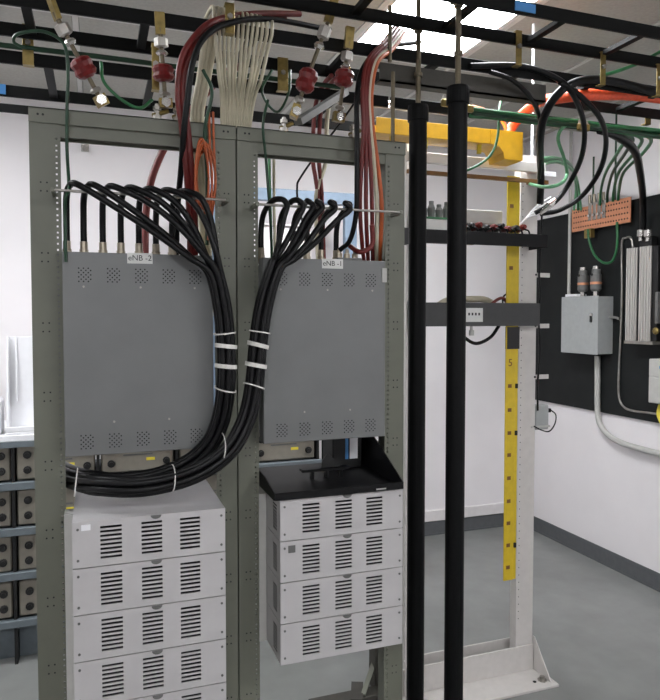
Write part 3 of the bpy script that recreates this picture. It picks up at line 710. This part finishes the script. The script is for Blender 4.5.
# shelves in the white rack
z0, z1 = aY(505, 246, 2.33).z, aY(505, 233, 2.33).z
t = thing('equipment_shelf', 'upper black shelf in the white rack, crowded with small connectors', 'shelf', (1.5, 2.35, z0))
MB().box(1.18, 1.795, 2.325, 2.330, z0, z1, .001).build('front_lip', 'shelf', t)
MB().box(1.18, 1.795, 2.33, 2.42, z1 - .010, z1 - .004).build('deck', 'shelf', t)
MB().box(1.275, 1.66, 2.448, 2.70, z1 - .010, z1 - .004).build('deck', 'shelf', t)
for x in (1.18, 1.79): MB().prism([(x, 2.33, z0), (x, 2.448, z0), (x, 2.448, z1 + .02), (x, 2.33, z1)], (.005, 0, 0)).build('side_cheek', 'shelf', t)
zs = z1 - .0035
t = thing('patch_module', 'flat grey patch module on the upper black shelf', 'electronics', (1.6, 2.50, zs))
MB().box(1.42, 1.66, 2.455, 2.66, zs + .055, zs + .115, .003).build('body', 'lgrey', t)
MB().box(1.44, 1.65, 2.47, 2.65, zs, zs + .055).build('chassis', 'grey', t)
for q in range(9):
    x = 1.43 + q * .036
    c = thing('terminal_plug', f'{"red" if q % 2 == 0 else "black"} terminal plug on the upper shelf, {["first","second","third","fourth","fifth","sixth","seventh","eighth","ninth"][q]} from left in the row', 'plug', (x, 2.40, zs), 'terminal plugs on the upper shelf')
    MB().lathe((x, 2.445, zs + .03), (x, 2.375, zs + .03 + .006 * (q % 3)), [(0, .010), (.4, .014), (.8, .014), (1, .009)], 8).build('body', 'redc' if q % 2 == 0 else 'black', c)
    MB().rings(catmull([(x, 2.38, zs + .03), (x + .006, 2.36, zs + .022), (x + .02, 2.37, zs + .008), (x + .05, 2.40, zs + .006)], 4), .0035, 6).build('lead', 'coax', c)
for q in range(4):
    tube('white_lead', PX([(520 + 2 * q, 224 - 2 * q, 2.41), (529 + q, 217 - 2 * q, 2.39), (540, 214 - 3.5 * q, 2.375), (551, 209 - 4 * q, 2.36)]), .0038, 'plast', f'white cable lead at the right end of the upper shelf, {["lowest","second","third","highest"][q]} of four', 'cable', 'white leads on the upper shelf')
t = thing('circuit_module', 'green-edged circuit module on the upper shelf between the poles', 'electronics', (1.31, 2.42, zs))
MB().box(1.22, 1.40, 2.36, 2.44, zs, zs + .05, .003).build('body', 'lgrey', t)
MB().box(1.21, 1.405, 2.36, 2.44, zs + .05, zs + .058).build('circuit_board', 'green', t)
for q in range(4): MB().lathe((1.25 + q * .035, 2.40, zs + .058), (1.25 + q * .035, 2.40, zs + .115 + .012 * (q % 2)), [(0, .014), (.6, .016), (.8, .010), (1, .010)], 10).build('capacitor', 'grey', t)
z0, z1 = aY(505, 326, 2.40).z, aY(505, 303, 2.40).z
t = thing('shelf_drawer', 'lower dark shelf box with a white label in the white rack', 'shelf', (1.5, 2.40, z0))
MB().box(1.19, 1.812, 2.395, 2.400, z0, z1, .001).build('front_panel', 'dkbox', t)
MB().box(1.275, 1.66, 2.40, 2.70, z0 + .004, z0 + .010).build('deck', 'shelf', t)
for x in (1.272, 1.66): MB().box(x, x + .003, 2.40, 2.70, z0 + .01, z1 - .012).build('side_wall', 'shelf', t)
pl = aY(467, 316, 2.40); pr_ = aY(482, 316, 2.40)
lb = MB().box(pl.x - .03, pr_.x, 2.3935, 2.395, z0 + .018, z1 - .022).build('label_plate', 'label', t)
text('print', '- ACE -', .018, 'ink', lb, ((pl.x + pr_.x) / 2 - .005, 2.3932, (z0 + z1) / 2)) if False else None
for q in range(4): MB().box(pl.x + .002 + q * .016, pl.x + .010 + q * .016, 2.3928, 2.3935, z0 + .045, z0 + .056).build('print_mark', 'ink', lb)
tube('grey_cable', [(1.28, 2.46, z1 - .06), (1.38, 2.44, z1 + .008), (1.50, 2.46, z1 + .016), (1.62, 2.50, z1 + .012), (1.70, 2.52, z1 - .04)], .014, 'beige', 'thick olive cable lying in the lower shelf box')
tube('red_lead', [(1.56, 2.43, z1 - .03), (1.61, 2.42, z1 + .012), (1.66, 2.44, z1 + .02), (1.70, 2.46, z1 - .02)], .007, 'redc', 'short red lead in the lower shelf box')
tube('black_lead', [(1.66, 2.45, z1 - .02), (1.66, 2.44, z1 + .03), (1.70, 2.44, z1 + .045), (1.735, 2.45, z1 + .03)], .004, 'coax', 'thin black lead arching above the lower shelf box')
tube('black_loop', [(1.44, 2.46, z0 - .001), (1.47, 2.45, z0 - .045), (1.53, 2.45, z0 - .075), (1.60, 2.45, z0 - .05), (1.65, 2.46, z0 - .001)], .0075, 'coax', 'black cable sagging below the lower shelf box')
MB().lathe((1.495, 2.43, z0), (1.495, 2.43, z0 - .04), [(0, .006), (.4, .006), (.45, .011), (1, .011)], 10).build('cable_stub', 'lgrey', None, 'small grey stub under the lower shelf box', 'connector')

# ================================================================== RIGHT WALL
WX = RX1
MB().box(WX - .018, WX - .0005, 2.35, 4.22, .982, 2.30, .002).build('backboard', 'board', None, 'black painted plywood backboard on the right wall', 'board')
BX = WX - .0185
# disconnect box
fx = WX - .14
pa, pb = aX(562, 296, fx), aX(597, 354, fx)
ya, yb = pa.y, pb.y; zt, zb_ = aX(580, 297, fx).z, aX(580, 353, fx).z
t = thing('disconnect_box', 'grey electrical disconnect box on the black backboard', 'electrical box', (BX - .07, (ya + yb) / 2, zb_))
MB().box(fx + .004, BX, yb, ya, zb_, zt, .002).build('body', 'gbox', t)
MB().box(fx, fx + .004, yb - .004, ya + .004, zb_ - .004, zt + .004, .0015).build('door', 'gbox', t)
MB().box(fx - .012, fx, yb + .045, yb + .060, (zb_ + zt) / 2 + .02, (zb_ + zt) / 2 + .06, .003).build('latch', 'black', t)
MB().cyl((fx - .008, yb + .052, (zb_ + zt) / 2 + .065), (fx, yb + .052, (zb_ + zt) / 2 + .065), .012, 10).build('lock_knob', 'chrome', t)
MB().box(fx + .02, fx + .10, ya - .12, ya - .005, zt + .004, zt + .022, .003).build('hub_plate', 'plast', t)
for q, (x, lb) in enumerate(((583, 'left'), (596, 'right'))):
    yc = aX(x, 280, fx + .06).y; z0 = zt + .004; xx = fx + .06
    t = thing('breaker_fitting', f'dark cylindrical conduit fitting on top of the disconnect box, {lb} one', 'fitting', (xx, yc, z0), 'fittings on the disconnect box')
    MB().cyl((xx, yc, z0), (xx, yc, z0 + .03), .016, 12).build('neck', 'chrome', t)
    MB().lathe((xx, yc, z0 + .03), (xx, yc, z0 + .17), [(0, .024), (.1, .034), (.75, .034), (.78, .028), (1, .026)], 14).build('barrel', 'grey', t)
    MB().cyl((xx, yc, z0 + .075), (xx, yc, z0 + .09), .0355, 14).build('band', 'copper', t)
    MB().cyl((xx, yc, z0 + .17), (xx, yc, z0 + .19), .021, 12).build('cap', 'chrome', t)
    MB().cyl((xx - .036, yc, z0 + .135), (xx - .030, yc, z0 + .135), .008, 8).build('port', 'dark', t)
def wallx(lst, X): return [aX(x, y, X) for x, y in lst]
yc = aX(569, 290, WX - .04).y
def conduit(pts, r, label, m='steel', seg=6):
    return tube('conduit', pts, r, m, label, 'pipe', None, n=10, seg=seg)
conduit([(WX - .04, yc, zt + .023), (WX - .04, yc, 2.2), (WX - .04, yc, CH - .005)], .011, 'thin grey vertical conduit rising from the disconnect box to the ceiling', 'lgrey', 1)
c = wallx([(597.5, 356), (597.5, 380), (597.5, 405), (599, 421), (607, 434), (622, 443), (645, 450), (668, 456), (700, 466), (790, 494)], WX - .038)
conduit(c, .018, 'grey conduit bending from the disconnect box along the right wall', 'lgrey')
c = wallx([(606, 317), (616, 317.5), (620, 319)], WX - .04)
conduit(c, .010, 'short horizontal conduit out of the side of the disconnect box', 'chrome')
c = wallx([(633, 247), (631, 238), (626, 238), (622, 244), (622, 290), (621, 330), (619, 370), (619, 396), (624, 407), (634, 411), (650, 413), (668, 416), (700, 422)], WX - .03)
conduit(c, .007, 'thin bent conduit between disconnect box and aluminium bars', 'steel')
# copper ground bar
X = WX - .06
q = [aX(572, 207.5, X), aX(630.5, 199, X), aX(630.5, 223, X), aX(572, 231.5, X)]
zc1 = (q[0].z + q[1].z) / 2; zc0 = (q[2].z + q[3].z) / 2
t = thing('ground_bar', 'copper ground bus bar with rows of holes on the backboard', 'bus bar', (X, (q[0].y + q[1].y) / 2, zc0))
bb = MB().box(X, X + .008, q[1].y, q[0].y, zc0, zc1, .001).build('bar', 'copper', t)
hm = MB(); n = 22
for i in range(n):
    for j in range(4):
        y = q[1].y + .022 + i * (q[0].y - q[1].y - .044) / (n - 1); z = zc0 + .025 + j * (zc1 - zc0 - .05) / 3
        hm.cyl((X - .0008, y, z), (X + .001, y, z), .0058, 7)
hm.build('hole', 'dark', bb, kind='stuff')
for y in (q[1].y + .05, q[0].y - .05): MB().cyl((X + .008, y, zc0 + .08), (BX, y, zc0 + .08), .018, 10).build('standoff', 'redc', t)
for i, f in enumerate((.42, .5, .58, .66)):
    y = q[1].y + f * (q[0].y - q[1].y)
    l = thing('cable_lug', f'steel cable lug bolted across the copper ground bar, {["first","second","third","fourth"][i]} from the right', 'lug', (X, y, zc0 + .07), 'lugs on the ground bar')
    MB().box(X - .006, X - .0005, y - .014, y + .014, zc0 + .055, zc1 + .02, .001).build('tongue', 'steel', l)
    MB().lathe((X - .006, y, zc0 + .085), (X - .016, y, zc0 + .085), [(0, .012), (1, .010)], 6).build('bolt', 'chrome', l)
    MB().cyl((X - .006, y, zc1 + .015), (X - .006, y, zc1 + .065), .009, 8).build('barrel', 'nickel', l)
tube('green_wire', wallx([(588, 229), (589, 240), (594, 254), (602, 262), (611, 262), (616, 252), (617.5, 238), (617, 222)], X - .02), .008, 'green', 'green wire looping below the copper ground bar')
MB().box(X - .02, X + .01, aX(590, 235, X).y - .03, aX(590, 235, X).y + .03, aX(590, 238, X).z, aX(590, 229, X).z).build('terminal_lug', 'brass', None, 'brass terminal lug under the copper ground bar', 'lug')
# green wires down to the bar from the overhead runway (each sweeps from runway to wall)
def sweep(name, a, mids, e, r, m, label, grp):
    A = Vector(a); E_ = Vector(e); pts = [A]
    for (x, y, f) in mids:
        Y = A.y + (E_.y - A.y) * f; pts.append(aY(x, y, Y))
    pts.append(E_); tube(name, pts, r, m, label, 'cable', grp)
grp = 'green wires to the copper bar'
for i, (xs, xt, yt, xm, m) in enumerate(((612, 600, 205, 626, 'green'), (618, 607, 202, 634, 'dgreen'), (626, 613, 201, 643, 'green'), (634, 618, 200, 652, 'green'))):
    e = aX(xt, yt, X - .006); a = aY(xs - 14, 128 + i, 2.13)
    sweep('green_wire', a, [(xm - 2, 138, .2), (xm - 8, 152, .45), (xt + 6, 172, .75), (xt + 1, 190, .95)], e, .0085, m, f'green wire curving down to the right half of the copper bar, {ords[i]} from left', grp)
for i, (x, xt) in enumerate(((556, 574), (562, 578), (567, 581))):
    e = aX(xt, 210, X - .006); a = aY(536, 160 + 3 * i, 2.46)
    sweep('green_wire', a, [(555 + i, 158 + 2 * i, .3), (570 + i, 164 + 3 * i, .6), (576 + i, 185, .9)], e, .008, ['lgreen', 'green', 'lgreen'][i], f'pale green wire from white rack to left end of copper bar, {ords[i]} from top', grp)
sweep('green_wire', aY(584, 122, 2.12), [(566, 125, .0), (558, 138, 0.1), (564, 158, .3), (567, 175, .5), (560, 184, .05), (545, 187, .1)], aY(530, 184, 2.40), .007, 'lgreen', 'light green wire looping in an S left of the copper bar', grp)
for x, y0, y1 in ((593, 118, 207), (615, 82, 200)):
    p0 = aX(x, y1, WX - .05); MB().cyl(p0, (p0.x, p0.y, CH - .005 if x == 615 else 2.62), .006, 8).build('green_wire', 'dgreen', None, 'straight dark green wire dropping down the wall, ' + ('left one' if x == 593 else 'right one'), 'cable', grp)
# big black cables arching from runway
bl = 'black power cables arching at the right'
tube('black_cable', PX([(655, 92, 1.90), (615, 82, 1.90), (585, 80, 1.90), (562, 90, 1.92), (546, 112, 1.98), (540, 140, 2.08), (541, 175, 2.28), (540, 203, 2.34)]), .015, 'coax', 'thick black cable arching from the right runway down to the upper shelf', group=bl)
tube('black_cable', PX([(470, 66, 1.90), (520, 66, 1.90), (556, 78, 1.90), (574, 96, 1.92), (584, 125, 2.02), (582, 155, 2.12), (570, 182, 2.26), (555, 202, 2.3), (535, 213, 2.34)]), .010, 'coax', 'black cable arching over and back left to the upper shelf end', group=bl)
tube('black_cable', PX([(490, 72, 1.88), (512, 80, 1.89), (530, 97, 1.93), (540, 120, 2.03), (541, 150, 2.14), (539, 178, 2.26)]), .008, 'coax', 'thin black cable arching down beside the yellow downspout', group=bl)
tube('black_cable', PX([(560, 82, 1.90), (580, 96, 1.92), (600, 118, 1.97), (606, 142, 2.06), (600, 170, 2.16), (582, 196, 2.27), (560, 210, 2.32), (540, 214, 2.36)]), .010, 'coax', 'outer black cable sweeping in front of the copper bar to the shelf', group=bl)
MB().lathe(aY(540, 213, 2.33), aY(556, 200, 2.30), [(0, .010), (.4, .014), (.6, .016), (1, .012)], 10).build('cable_connector', 'chrome', None, 'bright metal connector where black cables reach the upper shelf', 'connector')
e = aX(643, 232, WX - .07)
sweep('black_cable', aY(600, 130, 2.14), [(615, 135, .05), (634, 150, .2), (640, 172, .5), (643, 200, .9)], e, .018, 'coax', 'thick black cable dropping to the aluminium bars on the right wall', bl)
# orange innerduct
tube('orange_duct', PX([(506, 138, 2.33), (512, 127, 2.33), (524, 113, 2.28), (540, 102, 2.15), (560, 98, 2.03), (580, 95.5, 1.98), (610, 94.5, 1.98), (640, 95.5, 1.98), (700, 103, 1.98)]), .021, 'orangered', 'orange-red corrugated innerduct leaving the yellow duct to the right', 'duct', n=10)
tube('pink_cable', PX([(470, 106, 2.30), (490, 112, 2.31), (503, 122, 2.33), (508, 136, 2.33)]), .008, 'copper', 'pinkish cable entering the top of the yellow duct')
tube('green_wire', PX([(700, 28, 2.35), (660, 52, 2.35), (632, 66, 2.35), (596, 78, 2.35)]), .008, 'green', 'green wire crossing the ceiling at the upper right')

# aluminium bars unit
X = WX - .10
t = thing('surge_arrester', 'pair of upright aluminium bars with black fittings on the backboard', 'electrical unit', (X, 3.1, 1.46))
for xa, xb in ((627, 637), (640, 651)):
    a, b = aX(xa, 247, X), aX(xb, 247, X); zt_, zb2 = aX(640, 247, X).z, aX(640, 341, X).z
    m = MB().box(X, X + .012, b.y, a.y, zb2, zt_, .002)
    for k in range(4):
        yy = b.y + (a.y - b.y) * (k + .5) / 4; m.box(X - .008, X, yy - .004, yy + .004, zb2, zt_)
    m.build('bar', 'alum', t)
y0 = aX(656, 247, X).y
MB().box(X + .014, BX, y0, aX(627, 247, X).y, zb2, zt_, .003).build('housing', 'black', t)
MB().box(X - .004, X + .06, y0 - .02, y0 - .001, zb2 + .10, zb2 + .28, .004).build('side_terminal', 'grey', t)
MB().box(X - .01, BX, y0, aX(627, 247, X).y, zb2 - .018, zb2 - .001).build('foot_rail', 'steel', t)
for x in (641, 648):
    p = aX(x, 229, X); MB().lathe(p, p + Vector((0, 0, -.07)), [(0, .010), (.1, .022), (.6, .022), (.7, .012), (1, .012)], 12).build('terminal_cap', 'chrome', t)
p = aX(646, 240, X + .02); MB().box(X + .01, X + .06, p.y - .045, p.y + .04, p.z - .04, p.z + .02, .004).build('cap_block', 'black', t)
p = aX(657, 331, X); MB().lathe(p, p + Vector((-.02, 0, 0)), [(0, .018), (.6, .022), (1, .012)], 8).build('brass_plug', 'brass', t)
# grey box with yellow whips at right edge
X = WX - .14
a = aX(649, 360, X)
z1, z0 = aX(652, 359, X).z, aX(652, 403, X).z
t = thing('junction_box', 'light grey junction box with yellow flexible whips at the right edge', 'electrical box', (X + .06, a.y - .10, z0))
MB().box(X, BX, a.y - .22, a.y, z0, z1, .003).build('body', 'lgrey', t)
MB().box(X - .004, X, a.y - .215, a.y - .005, z0 + .005, z0 + (z1 - z0) * .58, .001).build('lower_cover', 'lgrey', t)
MB().box(X - .004, X, a.y - .215, a.y - .005, z0 + (z1 - z0) * .62, z1 - .005, .001).build('upper_cover', 'lgrey', t)
for k in range(3): MB().box(X - .005, X - .0038, a.y - .09 - k * .02, a.y - .078 - k * .02, z1 - .05, z1 - .035).build('print_mark', 'tape', t)
for k in range(2):
    MB().rings(catmull([(X + .06, a.y - .04 - .05 * k, z0), (X + .05, a.y - .035 - .05 * k, z0 - .07), (X + .045, a.y - .09 - .05 * k, z0 - .13), (X + .05, a.y - .16 - .05 * k, z0 - .12), (X + .06, a.y - .22 - .05 * k, z0 - .05)], 6), .017, 10).build('whip', 'coil', t)
MB().rings(catmull([(X + .06, a.y - .06, z1), (X + .05, a.y - .07, z1 + .04), (X + .05, a.y - .11, z1 + .07), (X + .06, a.y - .2, z1 + .09)], 6), .016, 10).build('whip', 'coil', t)
# white drop pipe from the ceiling to the white rack
p = aZ(532, 10, CH); p = aY(532, 60, WY + .03)
MB().cyl((p.x + .025, WY + .055, 2.24), (p.x + .025, WY + .055, CH - .005), .006, 10).build('conduit', 'plast', None, 'thin white pipe dropping from the ceiling to the white rack', 'pipe')

# ================================================================== BATTERY STAND AND BACKGROUND
BY = 3.3
tiers = [(.215, .395), (.43, .60), (.64, .81), (.85, 1.015)]
cols = [-.73 - .365, -.73, -.365, 0.0, .365, .73, 1.095]
t = thing('battery_stand', 'blue-grey steel battery stand along the back wall', 'stand', (0, BY + .2, 0))
for z in (.175, .395, .60, .81): MB().box(cols[0] - .02, cols[-1] + .02, BY - .03, BY, z, z + .034, .002).build('front_rail', 'frame', t); MB().box(cols[0], cols[-1], BY, BY + .45, z + .012, z + .018).build('tray', 'frame', t)
MB().box(cols[0] - .02, cols[-1] + .02, BY - .02, BY + .47, 1.030, 1.060, .003).build('top_board', 'plast', t)
MB().box(cols[0] - .02, cols[-1] + .02, BY - .03, BY - .02, 1.005, 1.03).build('top_rail', 'frame', t)
for x in cols: MB().box(x - .007, x + .007, BY - .015, BY + .45, .0, 1.005).build('post', 'black', t)
MB().box(cols[0], cols[-1], BY + .06, BY + .08, .0, .17).build('plinth', 'frame', t)
bp = None; cn = ['first', 'second', 'third', 'fourth', 'fifth', 'sixth']; tn = ['bottom', 'third', 'second', 'top']
for ci in range(6):
    for ti, (za, zb2) in enumerate(tiers):
        x0, x1 = cols[ci] + .014, cols[ci + 1] - .014; H_ = .165
        if bp is None:
            bp = thing('battery_module', '', 'battery', ((x0 + x1) / 2, BY + .2, za))
            MB().box(x0, x1, BY - .002, BY + .40, za, za + H_, .006).build('case', 'batt', bp)
            for dx in (.035, -.045):
                for dz in (.045, .115):
                    xx = (x1 - dx if dx > 0 else x0 - dx); MB().lathe((xx, BY - .002, za + dz), (xx, BY - .020, za + dz), [(0, .018), (.5, .018), (.6, .011), (1, .011)], 10).build('terminal', 'black', bp)
            MB().box(x0 + .10, x1 - .10, BY - .0035, BY - .002, za + .078, za + .086).build('seam', 'grey', bp)
            MB().box(x1 - .13, x1 - .09, BY - .0035, BY - .002, za + .05, za + .064).build('warning_label', 'coil', bp)
            o = bp; base = bp.location.copy(); bx0, bz0 = x0, za
        else: o = dup(bp); o.location = base + Vector((x0 - bx0, 0, za - bz0))
        o['label'] = f'beige battery module on the {tn[ti]} tier, {cn[ci]} column from the left of the stand'
        o['group'] = 'beige battery modules'
# white plastic cover standing on the battery stand
t = thing('plastic_cover', 'white plastic tray cover standing on the battery stand at the left edge', 'cover', (-.3, BY + .1, 1.06))
za, zb2 = 1.0605, aY(20, 337, BY + .05).z
xa, xb = aY(6, 380, BY + .05).x, .02
MB().box(xa, xb, BY + .12, BY + .126, za + .01, zb2, .002).build('back_panel', 'plast', t)
MB().prism([(xa, BY + .02, za + .01), (xa, BY + .12, za + .01), (xa, BY + .12, zb2), (xa, BY + .09, zb2)], (.008, 0, 0)).build('side_panel', 'plast', t)
MB().prism([(xa + .035, BY + .09, za + .14), (xa + .035, BY + .12, za + .14), (xa + .035, BY + .12, zb2), (xa + .035, BY + .112, zb2)], (.006, 0, 0)).build('rib', 'plast', t)
MB().box(xa, xb, BY - .01, BY + .12, za, za + .012, .003).build('foot_panel', 'plast', t)
MB().box(xa, xb, BY - .01, BY - .004, za + .012, za + .035, .002).build('front_lip', 'plast', t)
MB().box(-.62, xa - .02, BY + .0, BY + .14, 1.0605, 1.22, .01).build('plastic_bin', 'plast', None, 'white plastic bin cut off by the left edge, beside the tray cover', 'bin')
# blue-grey frame and pale cabinet seen through the right rack's opening
FY = 3.80
zt_, zb2 = aY(300, 190, FY).z, aY(300, 202, FY).z
xp0, xp1 = aY(345, 210, FY).x, aY(357, 210, FY).x
t = thing('steel_frame', 'blue-grey steel frame seen through the opening above eNB -1', 'frame', ((xp0 + .3) / 2, FY, 0))
MB().box(.60, xp1, FY, FY + .05, zb2, zt_, .003).build('crossbeam', 'blue', t)
MB().box(xp0, xp1, FY - .002, FY + .04, 0, zb2, .003).build('post', 'blue', t)
MB().box(.60, .66, FY, FY + .05, 0, zb2, .003).build('post', 'blue', t)
cz = aY(340, 229, 3.42).z; cx1 = aY(378, 240, 3.42).x
t = thing('pale_cabinet', 'pale equipment cabinet on the battery stand behind the right rack', 'cabinet', (.95, 3.55, 1.06))
MB().box(.72, 1.105, 3.42, 3.72, 1.0605, cz, .006).build('body', 'trim', t)
MB().box(.71, 1.112, 3.41, 3.73, cz, cz + .012, .003).build('lid', 'trim', t)
MB().box(.90, .906, 3.417, 3.42, 1.1, cz - .02).build('door_gap', 'grey', t)
# hook on the left rack's opening
p = aY(85, 146, RY1)
t = thing('wall_hook', 'small metal hook on the white wall behind the left rack', 'hook', p)
MB().lathe((p.x, RY1 - .0005, p.z), (p.x, RY1 - .06, p.z - .03), [(0, .022), (.3, .022), (.35, .016), (1, .016)], 10).build('peg', 'steel', t)
MB().box(p.x - .022, p.x + .022, RY1 - .004, RY1 - .0005, p.z - .035, p.z + .035, .002).build('plate', 'lgrey', t)
# dark stand foot seen under the right stack
t = thing('stand_foot', 'dark steel foot with a pale diagonal brace under the right rack', 'stand', (1.05, 2.55, 0))
a, b = aZ(262, 700, 0.03), aZ(395, 672, .03)
MB().box(.80, 1.17, 2.46, 2.53, 0, .03, .003).build('foot_bar', 'bronze', t)
MB().box(1.10, 1.17, 2.53, 2.60, 0, .55, .003).build('post', 'bronze', t)
MB().bar((.98, 2.44, .036), (1.03, 2.56, .036), .05, .012).build('brace_plate', 'bronze', t)
MB().bar((1.02, 2.47, .036), (1.14, 2.60, .13), .02, .008).build('diagonal_brace', 'rack', t)
